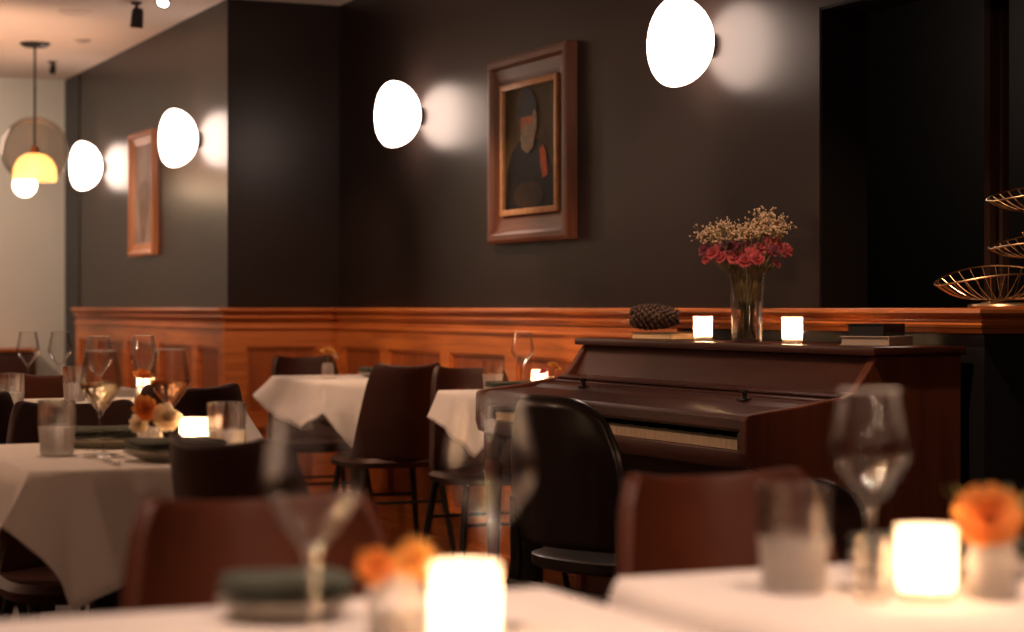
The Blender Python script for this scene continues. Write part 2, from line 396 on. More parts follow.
# ------------------------------------------------------------------ sconces
def make_sconce():
    t = thing('wall_sconce', '', 'lamp')
    m = MB(); MX = Matrix.Rotation(R(-90), 4, 'Y')    # local +z -> -x (out of the wall)
    m.lathe([(0,0),(.038,0),(.038,.014),(.03,.020),(0,.020)], 32, M=MX)
    m.build('wall_mount', M['black'], t)
    m = MB()
    # pebble of opal glass, fuller towards its front
    pr = [(0,.014),(.040,.017),(.078,.034),(.110,.066),(.128,.104),(.134,.140),(.128,.165),(.108,.186),(.075,.199),(.035,.205),(0,.206)]
    def f(r, z, a): return r*(1+.045*math.cos(a-R(35))+.03*math.cos(2*a+R(20)))
    m.lathe(pr, 48, fn=f, M=MX @ Matrix.Diagonal((1,1,.88,1)), sx=1.0, sy=1.03)
    m.build('glass_shade', M['sconce'], t, subsurf=1)
    return t
SC = Kind(make_sconce)
g = 'pebble wall lamps along the dark wall'
SC.place((XW, 5.30, 1.838), 0, 'largest glowing white pebble wall lamp, between the bearded portrait and the dark opening', g)
SC.place((XW, 7.70, 1.832), 0, 'glowing white pebble wall lamp on the recessed wall just left of the bearded portrait', g)
SC.place((XB, 9.20, 1.832), 0, 'glowing white pebble wall lamp right of the small pale picture, near the wall corner', g)
SC.place((XB, 11.22, 1.832), 0, 'glowing white pebble wall lamp beside the hanging glass globe, farthest down the wall', g)

# ------------------------------------------------------------------ pictures
def picture_frame(t, y0, y1, z0, z1, mats, w, d):
    """profiled frame on a wall facing -x, local origin on the wall plane"""
    a, b = mats
    pf = [(0,0),(0,d*.9),(w*.12,d),(w*.30,d),(w*.42,d*.72),(w*.62,d*.62),(w*.80,d*.55),(w,d*.40),(w,0)]   # (inward, out)
    rails = [('y', z1, -1, y0, y1, b), ('y', z0, 1, y0, y1, b), ('z', y0, 1, z0, z1, a), ('z', y1, -1, z0, z1, a)]
    for ax, edge, sgn, s0, s1, mt in rails:
        m = MB(); V = []
        for (u, o) in pf:
            i = edge+sgn*u
            if ax == 'y': V.append(((-o, s0+u, i), (-o, s1-u, i)))
            else: V.append(((-o, i, s0+u), (-o, i, s1-u)))
        A = [m.bm.verts.new(p[0]) for p in V]; B = [m.bm.verts.new(p[1]) for p in V]
        for i in range(len(V)-1): m.bm.faces.new((A[i], A[i+1], B[i+1], B[i]))
        m.bm.faces.new((A[-1], A[0], B[0], B[-1])); m.bm.faces.new(A); m.bm.faces.new(B[::-1])
        m.build('frame_rail', mt, t, smooth=False)
def blob(m, cy, cz, ry, rz, x, n=22, f=None, th=.0012):
    pts = []
    for i in range(n):
        a = 2*PI*i/n; k = 1 if f is None else f(a)
        pts.append((cy+ry*k*math.cos(a), cz+rz*k*math.sin(a)))
    m.prism(pts, x-th, x, 'x')
t = thing('framed_portrait', 'large brown framed oil portrait of a bearded man in dark cap and coat', 'painting', (XW, 6.225, 1.28))
W, H = .69, .685
picture_frame(t, 0, W, 0, H, (M['frame'], M['framey']), .10, .045)
m = MB()
for a in ((.10,.122,.10,H-.10),(W-.122,W-.10,.10,H-.10),(.122,W-.122,.10,.122),(.122,W-.122,H-.122,H-.10)): m.box(-.034,-.02,*a,.002)
m.build('gilt_liner', M['gold'], t)
m = MB(); m.box(-.020,-.004,.10,W-.10,.10,H-.10)
cv = m.build('canvas', M['canvas'], t, smooth=False)
x = -.0202
m = MB(); m.prism([(.15,.123),(.56,.123),(.55,.26),(.51,.33),(.44,.37),(.30,.37),(.21,.33),(.16,.25)], x-.001, x, 'x')
m.build('painted_coat', M['p_dark'], cv, smooth=False)
m = MB(); blob(m, .36, .17, .13, .05, x-.0012, th=.001); m.build('painted_chair_arm', M['p_brown'], cv, smooth=False)
m = MB(); blob(m, .365, .425, .062, .072, x-.0012, th=.001); m.build('painted_face', M['p_skin'], cv, smooth=False)
m = MB(); blob(m, .365, .375, .060, .052, x-.0024, f=lambda a: 1+.06*math.sin(7*a), th=.001)
blob(m, .305, .43, .02, .045, x-.0024, th=.001); m.build('painted_beard', M['p_beard'], cv, smooth=False)
m = MB(); m.prism([(.285,.455),(.445,.455),(.452,.478),(.43,.53),(.39,.562),(.35,.56),(.305,.53),(.282,.478)], x-.0024, x-.0014, 'x')
m.build('painted_cap', M['p_dark'], cv, smooth=False)
m = MB(); m.prism([(.195,.235),(.235,.225),(.255,.27),(.262,.33),(.235,.345),(.21,.315)], x-.0024, x-.0014, 'x')
m.build('painted_hand', M['p_hand'], cv, smooth=False)

t = thing('framed_picture', 'small orange-brown framed pale picture between the two farthest wall lamps', 'painting', (XB, 9.97, 1.31))
picture_frame(t, 0, .52, 0, .64, (M['frame2'], M['frame2']), .065, .035)
m = MB(); m.box(-.014,-.003,.06,.46,.06,.58); cv = m.build('canvas', M['canvas2'], t, smooth=False)
m = MB(); blob(m, .26, .25, .10, .16, -.0142, f=lambda a: 1+.15*math.sin(3*a)); m.build('painted_figure', M['p2'], cv, smooth=False)

# ------------------------------------------------------------------ pendant lamp & ceiling fittings
t = thing('pendant_lamp', 'hanging smoked glass globe lamp with a glowing amber dome inside', 'lamp', (2.01, 10.6, 0))
m = MB(); m.lathe([(0,ZC-.022),(.055,ZC-.022),(.075,ZC-.010),(.078,ZC-.0005),(0,ZC-.0005)], 32); m.build('ceiling_rose', M['black'], t)
m = MB(); m.tube([(0,0,1.862),(0,0,ZC-.02)], .006); m.build('cord', M['black'], t)
m = MB(); rg = 28; rr = .178
m.lathe([(rr*math.sin(PI*k/rg), 1.865-rr*math.cos(PI*k/rg)) for k in range(4, rg)]+[(.012, 1.865+rr)], 48); m.build('glass_globe', M['smoke'], t)
m = MB(); m.lathe([(0,1.890),(.014,1.890),(.022,1.872),(.028,1.845),(.028,1.84),(0,1.84)], 24); m.build('socket', pbr('copper', (.5,.2,.1), .3, 1), t)
m = MB(); m.lathe([(.024,1.852),(.060,1.842),(.090,1.815),(.108,1.775),(.113,1.735),(.112,1.705)], 40); m.build('lamp_shade', M['amber'], t, solid=.003)
m = MB(); m.ball((0,0,1.775), .033, 16, 12, (1,1,1.5)); m.build('bulb', M['bulb'], t)
m = MB(); m.ball((-.048,0.02,1.685), .062, 20, 14); m.build('bright_ball', M['bulb'], t)  # off-centre glowing ball for the bright spot low in the globe
def make_spot(tilt, lens, k=1.0):
    def mk():
        t = thing('ceiling_spotlight', '', 'spotlight')
        m = MB(); m.lathe([(0,-.010),(.022,-.010),(.026,-.0005),(0,-.0005)], 24); m.build('mount', M['black'], t)
        m = MB(); m.tube([(0,0,-.008),(0,0,-.03*k),(.012*k,-.006*k,-.040*k)], .008); m.build('arm', M['black'], t)
        MT = Matrix.Translation((.006*k,-.004*k,-.036*k)) @ Matrix.Rotation(R(tilt), 4, 'X') @ Matrix.Rotation(R(6), 4, 'Y') @ Matrix.Scale(k, 4)
        m = MB(); m.lathe([(0,.012),(.020,.010),(.026,-.005),(.030,-.080),(.026,-.080),(.024,-.068),(0,-.068)], 28, M=MT); can = m.build('can', M['black'], t)
        m = MB(); m.lathe([(0,-.068),(.0235,-.068),(.0235,-.074),(.012,-.079),(0,-.080)], 24, M=MT); m.build('lens', M[lens], can)
        return t
    return mk
Kind(make_spot(8, 'black')).place((2.165, 9.0, ZC), R(-24), 'dark black ceiling spotlight pointing straight down, left of the lit one', 'black ceiling spotlights')
Kind(make_spot(-42, 'spotlit')).place((2.15, 8.42, ZC), R(-24), 'black ceiling spotlight showing its lit lens near the top of the dark wall', 'black ceiling spotlights')
Kind(make_spot(5, 'black', .6)).place((2.25, 11.35, ZC), 0, 'tiny black ceiling spotlight farthest away, beside the pendant cord', 'black ceiling spotlights')
m = MB(); m.lathe([(0,-.002),(.055,-.002),(.060,-.008),(.078,-.008),(.084,-.0005),(0,-.0005)], 40)
tag(m.build('ceiling_speaker', M['ceiling'], loc=(1.97,9.4,ZC)), 'flush round ceiling speaker ring, the larger and nearer of the two pale discs', 'ceiling speaker')
m = MB(); m.lathe([(0,-.016),(.020,-.016),(.026,-.010),(.042,-.006),(.045,-.0005),(0,-.0005)], 32)
tag(m.build('smoke_detector', pbr('detector_plastic', (.45,.38,.33), .5), loc=(2.21,10.37,ZC)), 'small round smoke detector on the ceiling near the pendant rose', 'smoke detector')

# ------------------------------------------------------------------ chairs
def make_leather_chair(mat, legmat):
    def mk():
        t = thing('dining_chair', '', 'chair')
        # back: curved in plan, tapering upwards, horned top edge; back stands at y = -.02, seat in front (+y)
        def bp(u, v):
            s_ = 2*u-1
            w = .142+.052*(1-v)**.65
            zt = .822 + .020*abs(s_)**2.2 - .020*(max(0, abs(s_)-.86)/.14)**2
            z = .47 + (zt-.47)*v
            c = .10*(1-.25*v)*(abs(s_)**2.0)
            return (s_*w*(1-.03*abs(s_)**6*v), -.02-.075*v + c, z)
        m = MB(); m.grid(bp, 25, 14)
        o = m.build('backrest', mat, t, solid=.022)
        bv = o.modifiers.new('Bevel', 'BEVEL'); bv.width = .007; bv.segments = 3; bv.limit_method = 'ANGLE'
        m = MB()
        def sp(u, v):
            a = u*2*PI; k = (abs(math.cos(a))**3.2+abs(math.sin(a))**3.2)**(-1/3.2)
            r = [0,.6,.93,1,.97,.6,0][round(v*6)]; z = [.468,.470,.478,.462,.442,.436,.436][round(v*6)]
            return (k*r*.205*math.cos(a), .185+k*r*.20*math.sin(a), z)
        m.grid(sp, 40, 7, True); m.build('seat', mat, t)
        for sx in (-1, 1):
            for sy in (0, 1):
                m = MB(); x0, y0 = sx*.15, .04+.27*sy; x1, y1 = sx*.21, -.03+.42*sy
                m.tube([(x0,y0,.44),(x1,y1,.0)], [.013,.009], 10); m.build('leg', legmat, t)
        for yy in (.02, .35):
            m = MB(); m.tube([(-.166,yy,.31),(.166,yy,.31)], .006); m.build('stretcher', legmat, t)
        return t
    return mk
LB = Kind(make_leather_chair(M['leather'], M['black']))
LD = Kind(make_leather_chair(M['leather_shade'], M['black']))
g = 'leather dining chairs'
# rz: 0 = sitter looks towards +y (away from the camera), PI = towards the camera
LB.place((.642, 2.09, 0), PI, 'nearest brown leather chair, facing us across the white table with two big wine glasses', g)
LB.place((1.268, 2.17, 0), PI, 'brown leather chair in front of the piano keyboard, facing us across the right table', g)
LD.place((.93, 4.42, 0), PI, 'dark chair behind the ribbed water glass at the left table, facing us', g)
LD.place((.92, 3.13, 0), R(-62), 'dark leather chair turned sideways at the near edge of the left table', g)
LD.place((1.43, 5.34, 0), 0, 'dark chair just behind the orange flower and amber-wine glass, back towards us', g)
LD.place((2.70, 7.00, 0), 0, 'tall dark chair with its back to us at the middle wall table', g)
LD.place((2.77, 6.53, 0), PI, 'dark brown chair facing us behind the wall table nearest the piano', g)
LD.place((2.72, 8.25, 0), PI, 'dark red-brown chair on the far side of the middle wall table', g)
LD.place((.76, 5.05, 0), 0, 'shaded dark chair cut off by the left edge of the photo, under a lone tumbler', g)
LB.place((1.26, 6.50, 0), 0, 'red-brown chair back behind the left tumbler, below two distant wine glasses', g)

# chair at the piano
t = thing('piano_chair', 'black bentwood chair with round-topped solid back drawn up to the piano', 'chair', (1.95, 4.09, 0), R(14-90))
def pb(u, v):
    s_ = 2*u-1
    w = .200*(1-.15*v*v-.10*max(0, v-.75)/.25)
    zt = .835-.050*abs(s_)**4
    return (s_*w, -.045*v+.055*s_*s_, .50+(zt-.50)*v)
m = MB(); m.grid(pb, 25, 18); o = m.build('backrest', M['blackwood'], t, solid=.014)
m = MB(); m.tube([Vector(pb(0, k/12))+Vector((0,-.004,0)) for k in range(13)]+[Vector(pb(k/20, 1))+Vector((0,-.004,0)) for k in range(1,20)]+[Vector(pb(1, 1-k/12))+Vector((0,-.004,0)) for k in range(13)], .010)
m.build('back_frame', M['blackwood'], t)
m = MB()
def sp2(u, v):
    a = u*2*PI; k = (abs(math.cos(a))**2.6+abs(math.sin(a))**2.6)**(-1/2.6)
    r = [0,.7,.95,1,1,.95,.6,0][round(v*7)]; z = [.462,.462,.472,.468,.448,.440,.440,.440][round(v*7)]
    return (k*r*.215*math.cos(a), .21+k*r*.205*math.sin(a), z)
m.grid(sp2, 40, 8, True); m.build('seat', M['blackwood'], t)
for sx in (-1, 1):
    m = MB(); m.tube([(sx*.185,.02,.60),(sx*.19,.03,.45),(sx*.205,-.03,0)], [.014,.016,.012], 10); m.build('leg', M['blackwood'], t)
    m = MB(); m.tube([(sx*.17,.36,.445),(sx*.20,.41,0)], [.016,.012], 10); m.build('leg', M['blackwood'], t)
for p, q in (((-.194,.01,.40),(.194,.01,.40)),((-.195,0,.25),(.195,0,.25)),((-.195,0,.28),(-.187,.385,.28)),((.195,0,.28),(.187,.385,.28))):
    m = MB(); m.tube([p, q], .009); m.build('stretcher', M['blackwood'], t)

# ------------------------------------------------------------------ tables and cloths
def lerp_ctrl(ctrl, t):
    ctrl = sorted(ctrl)
    pts = [(ctrl[-1][0]-1,)+tuple(ctrl[-1][1:])]+ctrl+[(ctrl[0][0]+1,)+tuple(ctrl[0][1:])]
    for a, b in zip(pts, pts[1:]):
        if a[0] <= t <= b[0]:
            k = (t-a[0])/(b[0]-a[0]+1e-9)
            return [a[i]+(b[i]-a[i])*k for i in range(1, len(a))]
    return list(ctrl[0][1:])
ZT = .76
def table(x0, x1, y0, y1, label, cloth_label, ctrl, seed=1):
    cx, cy, w, h = (x0+x1)/2, (y0+y1)/2, x1-x0, y1-y0
    t = thing('dining_table', label, 'table', (cx, cy, 0), 0, 'cloth-covered dining tables')
    m = MB(); m.box(-w/2+.012, w/2-.012, -h/2+.012, h/2-.012, .725, ZT-.006, .004); m.build('tabletop', M['mahog'], t)
    m = MB(); m.cyl(0,0,.03,.725,.035); m.build('pedestal', M['black'], t)
    m = MB(); m.box(-.22,.22,-.03,.03,0,.03,.006); m.box(-.03,.03,-.22,.22,0,.031,.006); m.build('base', M['black'], t)
    # cloth: perimeter parameter runs near edge (left to right), right side, far edge, left side; corners at 0,.25,.5,.75
    random.seed(seed); ph = [random.uniform(0, 6) for _ in range(4)]
    n = 200; rc = .012
    def per(u):
        u %= 1; k = int(u*4) % 4; f = u*4-k
        c = [(-w/2,-h/2),(w/2,-h/2),(w/2,h/2),(-w/2,h/2)]; a, b = c[k], c[(k+1) % 4]
        p = Vector((a[0]+(b[0]-a[0])*f, a[1]+(b[1]-a[1])*f))
        nn = [Vector((0,-1)),Vector((1,0)),Vector((0,1)),Vector((-1,0))]
        d = nn[k].copy(); wd = .10
        if f < wd: d = (nn[k]*(.5+.5*f/wd)+nn[k-1]*(.5-.5*f/wd)).normalized()
        elif f > 1-wd: g_ = (1-f)/wd; d = (nn[k]*(.5+.5*g_)+nn[(k+1) % 4]*(.5-.5*g_)).normalized()
        return p, d
    rows = []
    m = MB()
    for sc_ in (0, .3, .6, .85, .97, 1.0):
        rows.append([Vector((per(i/n)[0].x*sc_, per(i/n)[0].y*sc_, ZT)) for i in range(n)] if sc_ else None)
    K = 9
    for k in range(1, K+1):
        row = []
        for i in range(n):
            u = i/n; p, d = per(u); drop, flare = lerp_ctrl(ctrl, u); q = k/K
            rip = .006*math.sin(u*2*PI*9+ph[0])*q + .004*math.sin(u*2*PI*17+ph[1])*q
            off = .004 + flare*q**1.15 + rip*(1 if drop > .12 else .3)
            row.append(Vector((p.x+d.x*off, p.y+d.y*off, ZT-.002-drop*q)))
        rows.append(row)
    cvt = m.bm.verts.new((0,0,ZT)); R0 = [[m.bm.verts.new(v) for v in r] for r in rows[1:]]
    for i in range(n):
        m.bm.faces.new((cvt, R0[0][i], R0[0][(i+1) % n]))
    for A, B in zip(R0, R0[1:]):
        for i in range(n): m.bm.faces.new((A[i], B[i], B[(i+1) % n], A[(i+1) % n]))
    o = m.build('tablecloth', M['cloth'], loc=(cx, cy, 0), solid=.0012, auto=80)
    tag(o, cloth_label, 'tablecloth', 'white tablecloths')
    return t
D0 = [(0,.10,.035),(.08,.2,.03),(.125,.25,.025),(.18,.2,.03),(.25,.10,.035),(.33,.2,.03),(.375,.25,.02),(.42,.2,.03),(.5,.10,.035),(.58,.2,.03),(.625,.25,.02),(.68,.2,.03),(.75,.10,.035),(.83,.2,.03),(.875,.25,.02),(.93,.2,.03)]
table(.25,.85,1.07,1.82,'nearest dining table at the bottom centre, under two big blurred wine glasses','blurred white tablecloth at the bottom centre, under the brightest candle', D0, 2)
table(.95,1.55,1.10,1.85,'dining table at the bottom right, beside the single tall wine glass','white tablecloth at the bottom right under the tall wine glass and orange flower', D0, 3)
# left table: short flared corner, tip hanging close to it
CA = [(0,.083,.075),(.018,.15,.055),(.036,.235,.05),(.06,.215,.04),(.10,.19,.03),(.16,.15,.02),(.25,.09,.01),(.375,.2,.01),(.5,.09,.05),(.625,.25,.03),(.75,.10,.05),(.85,.22,.05),(.93,.33,.05),(.965,.27,.05),(.985,.16,.06)]
table(.645,1.085,3.45,4.18,'dining table at the left with ribbed tumblers and two filled wine glasses','white tablecloth at the left, its pointed hem hanging above dark chair legs', CA, 4)
CB = [(0,.12,.02),(.02,.19,.03),(.05,.27,.04),(.12,.27,.03),(.19,.2,.03),(.25,.10,.02),(.375,.2,.0),(.5,.08,.02),(.625,.22,.03),(.75,.075,.085),(.80,.13,.07),(.88,.17,.05),(.95,.19,.05),(.985,.15,.03)]
table(2.48,3.0,7.28,7.95,'small dining table against the oak panelling, in the middle of the room','white tablecloth on the middle wall table, left of the tall dark chair', CB, 5)
CC = [(0,.10,.04),(.06,.22,.04),(.12,.28,.03),(.19,.2,.03),(.25,.10,.01),(.375,.2,.0),(.5,.08,.02),(.625,.22,.03),(.75,.09,.04),(.82,.12,.04),(.88,.17,.04),(.93,.2,.04),(.97,.15,.03)]
table(2.56,3.0,5.74,6.32,'small wall table just left of the piano','white tablecloth on the wall table touching the left end of the piano', CC, 6)
CD = [(0,.09,.05),(.06,.22,.04),(.125,.28,.03),(.19,.2,.03),(.25,.10,.07),(.33,.26,.05),(.42,.24,.04),(.5,.09,.05),(.625,.25,.03),(.75,.10,.05),(.875,.28,.03)]
table(1.10,1.67,5.65,6.25,'dining table behind the left table, mostly hidden by its glasses','white cloth corner showing right of the squat tumbler, behind the dark chair', CD, 7)
table(.38,1.0,5.32,5.95,'dining table at the left edge holding the lone tumbler','white tablecloth hidden low at the left edge behind the dark chairs', D0, 8)
table(1.05,1.65,6.80,7.45,'distant left dining table carrying two empty wine glasses','white tablecloth under the two distant wine glasses at the left', D0, 9)

# banquette along the far wall
t = thing('banquette', 'long dark brown leather banquette along the pale far wall', 'bench', (0, 11.6, 0))
m = MB(); m.box(-2.2,2.30,.02,.60,.05,.34,.01); m.build('base', M['mahog'], t)
m = MB(); m.box(-2.2,2.30,-.02,.56,.34,.46,.03); m.build('seat', M['leather_shade'], t)
m = MB(); m.box(-2.2,2.30,.45,.60,.46,.78,.03); m.build('backrest', M['leather_shade'], t)
m = MB(); m.box(-2.2,2.30,.44,.62,.78,.80,.005); m.build('cap_rail', M['woodx'], t)

# ------------------------------------------------------------------ piano
PX, PY0, PY1 = 2.985, 4.02, 5.62
t = thing('upright_piano', 'dark mahogany spinet piano against the wall with its keyboard open', 'piano', (0,0,0))
t.location = (PX, (PY0+PY1)/2, 0)
ox, oy = PX, (PY0+PY1)/2
def loc_(o): o.location = (-ox, -oy, 0); return o
sidep = [(3.010,0),(3.010,.925),(2.765,.925),(2.755,.915),(2.722,.868),(2.698,.838),(2.672,.826),(2.602,.817),(2.546,.807),(2.459,.797),(2.405,.789),(2.398,.78),(2.396,.70),(2.405,.668),(2.44,.655),(2.60,.632),(2.70,.60),(2.735,.55),(2.74,.45),(2.74,0)]
for y0, y1 in ((PY0, PY0+.03), (PY1-.03, PY1)):
    m = MB(); m.prism(sidep[::-1], y0, y1, 'y'); o = loc_(m.build('side_panel', M['mahogz'], t, smooth=False))
    b = o.modifiers.new('Bevel', 'BEVEL'); b.width = .004; b.segments = 2; b.limit_method = 'ANGLE'
m = MB(); m.box(2.742,3.012,PY0-.018,PY1+.018,.925,.9465,.006); loc_(m.build('lid', M['mahog'], t))
m = MB(); m.prism([(2.768,.924),(2.79,.924),(2.722,.82),(2.707,.82)][::-1], PY0+.03, PY1-.03, 'y'); loc_(m.build('music_desk', M['mahog'], t, smooth=False))
m = MB(); m.prism([(2.74,.838),(2.70,.835),(2.672,.832),(2.664,.829),(2.664,.825),(2.672,.822),(2.655,.820),(2.648,.817),(2.648,.812),(2.74,.80)], PY0+.03, PY1-.03, 'y'); loc_(m.build('music_ledge', M['mahog'], t, smooth=False))
m = MB(); m.prism([(2.66,.813),(2.625,.812),(2.598,.808),(2.585,.803),(2.575,.799),(2.45,.790),(2.424,.787),(2.416,.780),(2.414,.752),(2.424,.747),(2.60,.752),(2.66,.77)], PY0+.03, PY1-.03, 'y')
fb = loc_(m.build('fallboard', M['mahog'], t, smooth=False)); b = fb.modifiers.new('Bevel', 'BEVEL'); b.width = .003; b.segments = 2; b.limit_method = 'ANGLE'
for yy in (4.36, 5.28):
    m = MB(); m.box(2.585,2.61,yy-.02,yy+.02,.806,.812,.002); m.lathe([(0,.806),(.006,.806),(.006,.822),(.010,.826),(.010,.832),(0,.835)], 14, (2.598,yy,0)); m.build('knob', M['ebony'], fb)
KY0, KY1 = PY0+.085, PY1-.085
m = MB(); nk = 52; kw = (KY1-KY0)/nk
for i in range(nk):
    m.box(2.428,2.58,KY0+i*kw+.0006,KY0+(i+1)*kw-.0006,.703,.7265,.0012)
loc_(m.build('white_keys', M['ivory'], t, smooth=False))
m = MB()
for i in range(nk-1):
    if (i % 7) in (0,1,3,4,5):
        yc = KY0+(i+1)*kw; m.prism([(2.482,.7268),(2.58,.7268),(2.58,.738),(2.489,.738)][::-1], yc-.0065, yc+.0065, 'y')
loc_(m.build('black_keys', M['ebony'], t, smooth=False))
m = MB()
for y0, y1 in ((PY0+.031, KY0-.001), (KY1+.001, PY1-.031)): m.box(2.424,2.60,y0,y1,.703,.744,.004)
loc_(m.build('cheek_block', M['mahog'], t))
m = MB(); m.box(2.412,2.74,PY0+.03,PY1-.03,.66,.702,.004); loc_(m.build('keybed', M['mahog'], t))
m = MB(); m.box(2.755,2.775,PY0+.03,PY1-.03,.08,.66); m.box(2.74,2.98,PY0+.03,PY1-.03,0,.08); loc_(m.build('lower_panel', M['mahog'], t, smooth=False))
m = MB(); m.box(2.95,2.98,PY0+.03,PY1-.03,.08,.925); loc_(m.build('back_panel', M['mahog'], t, smooth=False))
for yy in (PY0+.03, PY1-.03):
    m = MB(); m.lathe([(0,0),(.018,0),(.015,.08),(.022,.40),(.028,.56),(.020,.58),(.030,.60),(.030,.66),(0,.66)], 20, (2.445,yy,0)); loc_(m.build('leg', M['mahogz'], t))
m = MB()
for dy in (-.12, 0, .12): m.tube([(2.76,oy+dy,.05),(2.66,oy+dy,.045),(2.63,oy+dy,.04)], [.006,.009,.011])
loc_(m.build('pedals', M['brass'], t))
ZL = .9468
# ------------------------------------------------------------------ votive candles
def make_votive():
    t = thing('votive_candle', '', 'candle')
    m = MB(); m.lathe([(0,0),(.025,0),(.0268,.004),(.0285,.07),(.0260,.07),(.0245,.008),(0,.008)], 32); m.build('glass_holder', M['votive'], t)
    m = MB(); m.cyl(0,0,.0085,.014,.0235,seg=24); m.build('wax', M['wax'], t)
    m = MB(); m.lathe([(0,.020),(.003,.023),(.0045,.029),(.0035,.037),(.0012,.046),(0,.050)], 12); m.build('flame', M['flame'], t)
    m = MB(); m.tube([(0,0,.012),(0,0,.022)], .0008, 6); m.build('wick', M['black'], t)
    return t
VO = Kind(make_votive)
VOT = []
def votive(x, y, z, label, power=1.0):
    o = VO.place((x,y,z), random.uniform(0,6), label, 'lit votive candles in frosted glasses')
    VOT.append((x,y,z,power)); return o
votive(2.83,4.98,ZL,'lit frosted candle on the piano between pine cone and flower vase')
votive(2.82,4.49,ZL,'lit frosted candle on the piano right of the flower vase')
votive(.636,1.512,ZT+.0005,'brightest blurred candle at the bottom centre of the nearest table', 1.0)
votive(1.147,1.587,ZT+.0005,'bright blurred candle on the right table, below the tall wine glass', 1.0)
votive(1.01,3.74,ZT+.0005,'low lit candle on the left table beside the squat tumbler', 1.7)
votive(2.87,6.17,ZT+.0005,'lit candle on the wall table by the left end of the piano')
votive(1.47,6.0,ZT+.0005,'distant candle glowing behind the orange flower on the table beyond')

# ------------------------------------------------------------------ wine glasses and tumblers
def make_wine():
    t = thing('wine_glass', '', 'wine glass')
    m = MB(); m.lathe([(0,.0035),(.012,.004),(.030,.0015),(.033,.0005),(.033,.0),(0,0)], 32); m.build('foot', M['glass'], t)
    m = MB(); m.lathe([(.010,.004),(.0045,.010),(.0032,.03),(.0032,.065),(.0045,.078),(.008,.085)], 16); m.build('stem', M['glass'], t)
    m = MB(); m.lathe([(.004,.0835),(.0090,.086),(.018,.096),(.029,.112),(.0375,.125),(.0405,.134),(.0400,.142),(.0370,.160),(.0325,.182),(.0298,.198)], 40); m.build('bowl', M['glass'], t)
    m = MB(); m.tube([(.0298*math.cos(2*PI*k/40), .0298*math.sin(2*PI*k/40), .198) for k in range(40)], .0007, 6, closed=True); m.build('rim', M['cut'], t)
    return t
WG = Kind(make_wine)
g = 'stemmed wine glasses on the tables'
def wine(x, y, label, liquid=None, rz=0):
    o = WG.place((x,y,ZT+.0005), rz, label, g)
    if liquid:
        m = MB(); pr = [(0,.0865),(.0085,.0868),(.0172,.0965),(.028,.1125),(.0364,.1255),(.0392,.134),(.0390,.137),(0,.137)]
        tag(m.lathe(pr, 40).build('wine', liquid[0], loc=(x,y,ZT+.0005)), liquid[1], 'wine')
    return o
wine(.515,1.544,'blurred wine glass on the nearest table, standing before the folded green napkin')
wine(.699,1.605,'blurred wine glass on the nearest table, just behind the brightest candle')
wine(1.14,1.672,'tall blurred wine glass in front of the right end of the piano')
wine(.845,3.80,'wine glass with pale wine beside the ribbed tumbler on the left table', (M['wine'],'pale wine standing level in the wine glass left of the orange flower'))
wine(1.0,3.88,'wine glass with amber wine right of the orange flower on the left table', (M['red'],'amber wine in the wine glass right of the orange flower'))
wine(2.82,6.20,'wine glass on the wall table beside the piano, catching candlelight')
wine(1.28,5.78,'wine glass peeking over the pale-wine glass from the table behind')
wine(1.43,5.86,'wine glass peeking out above the orange flower from the table behind')
wine(1.285,6.90,'distant empty wine glass against the pale wall, left of two')
wine(1.385,6.86,'distant empty wine glass next to the dark strip of the wall, right of two')
def make_tumbler():
    t = thing('tumbler', '', 'water glass')
    m = MB()
    m.lathe([(0,.0012),(.026,.0012),(.0285,.004),(.030,.014),(.0315,.046),(.0345,.054),(.0352,.056),(.0362,.104),(.0350,.1045),(.0335,.104),(.0325,.056),(.0290,.030),(.0275,.014),(.022,.011),(0,.0105)], 48)
    m.build('glass_body', M['tumbler'], t)
    m = MB(); m.lathe([(.024,0),(.029,.001),(.0315,.006),(.0325,.030),(.0340,.048),(.0352,.055)], 84, fn=lambda r,z,a: r*(1+.05*(abs(math.sin(a*7))-.7)))
    m.build('fluted_sleeve', M['cut'], t)
    m = MB(); m.lathe([(0,.0112),(.0215,.0117),(.0268,.0145),(.0284,.030),(.0312,.050),(0,.050)], 40); m.build('water', M['water'], t)
    return t
TU = Kind(make_tumbler)
g = 'ribbed water tumblers'
for x, y, l in ((1.06,1.685,'large blurred tumbler on the right table, left of the tall wine glass'),
    (.768,3.83,'sharpest ribbed tumbler, half full, at the back left of the left table'),
    (1.035,3.60,'ribbed tumbler right of the low candle, above the sideways dark chair'),
    (2.727,6.24,'tumbler at the far corner of the wall table beside the piano'),
    (.965,5.42,'lone tumbler cut by the left edge of the photo above a shaded dark chair'),
    (1.26,6.02,'tumbler glowing behind the left shoulder of the pale-wine glass')):
    TU.place((x,y,ZT+.0005), random.uniform(0,6), l, g)
m = MB(); m.lathe([(0,0),(.014,0),(.0155,.003),(.016,.06),(.0145,.06),(.0140,.006),(0,.006)], 28)
tag(m.build('salt_jar', M['vaseglass'], loc=(1.097,1.603,ZT+.0005)), 'tiny clear jar beside the bright candle on the right table', 'jar')

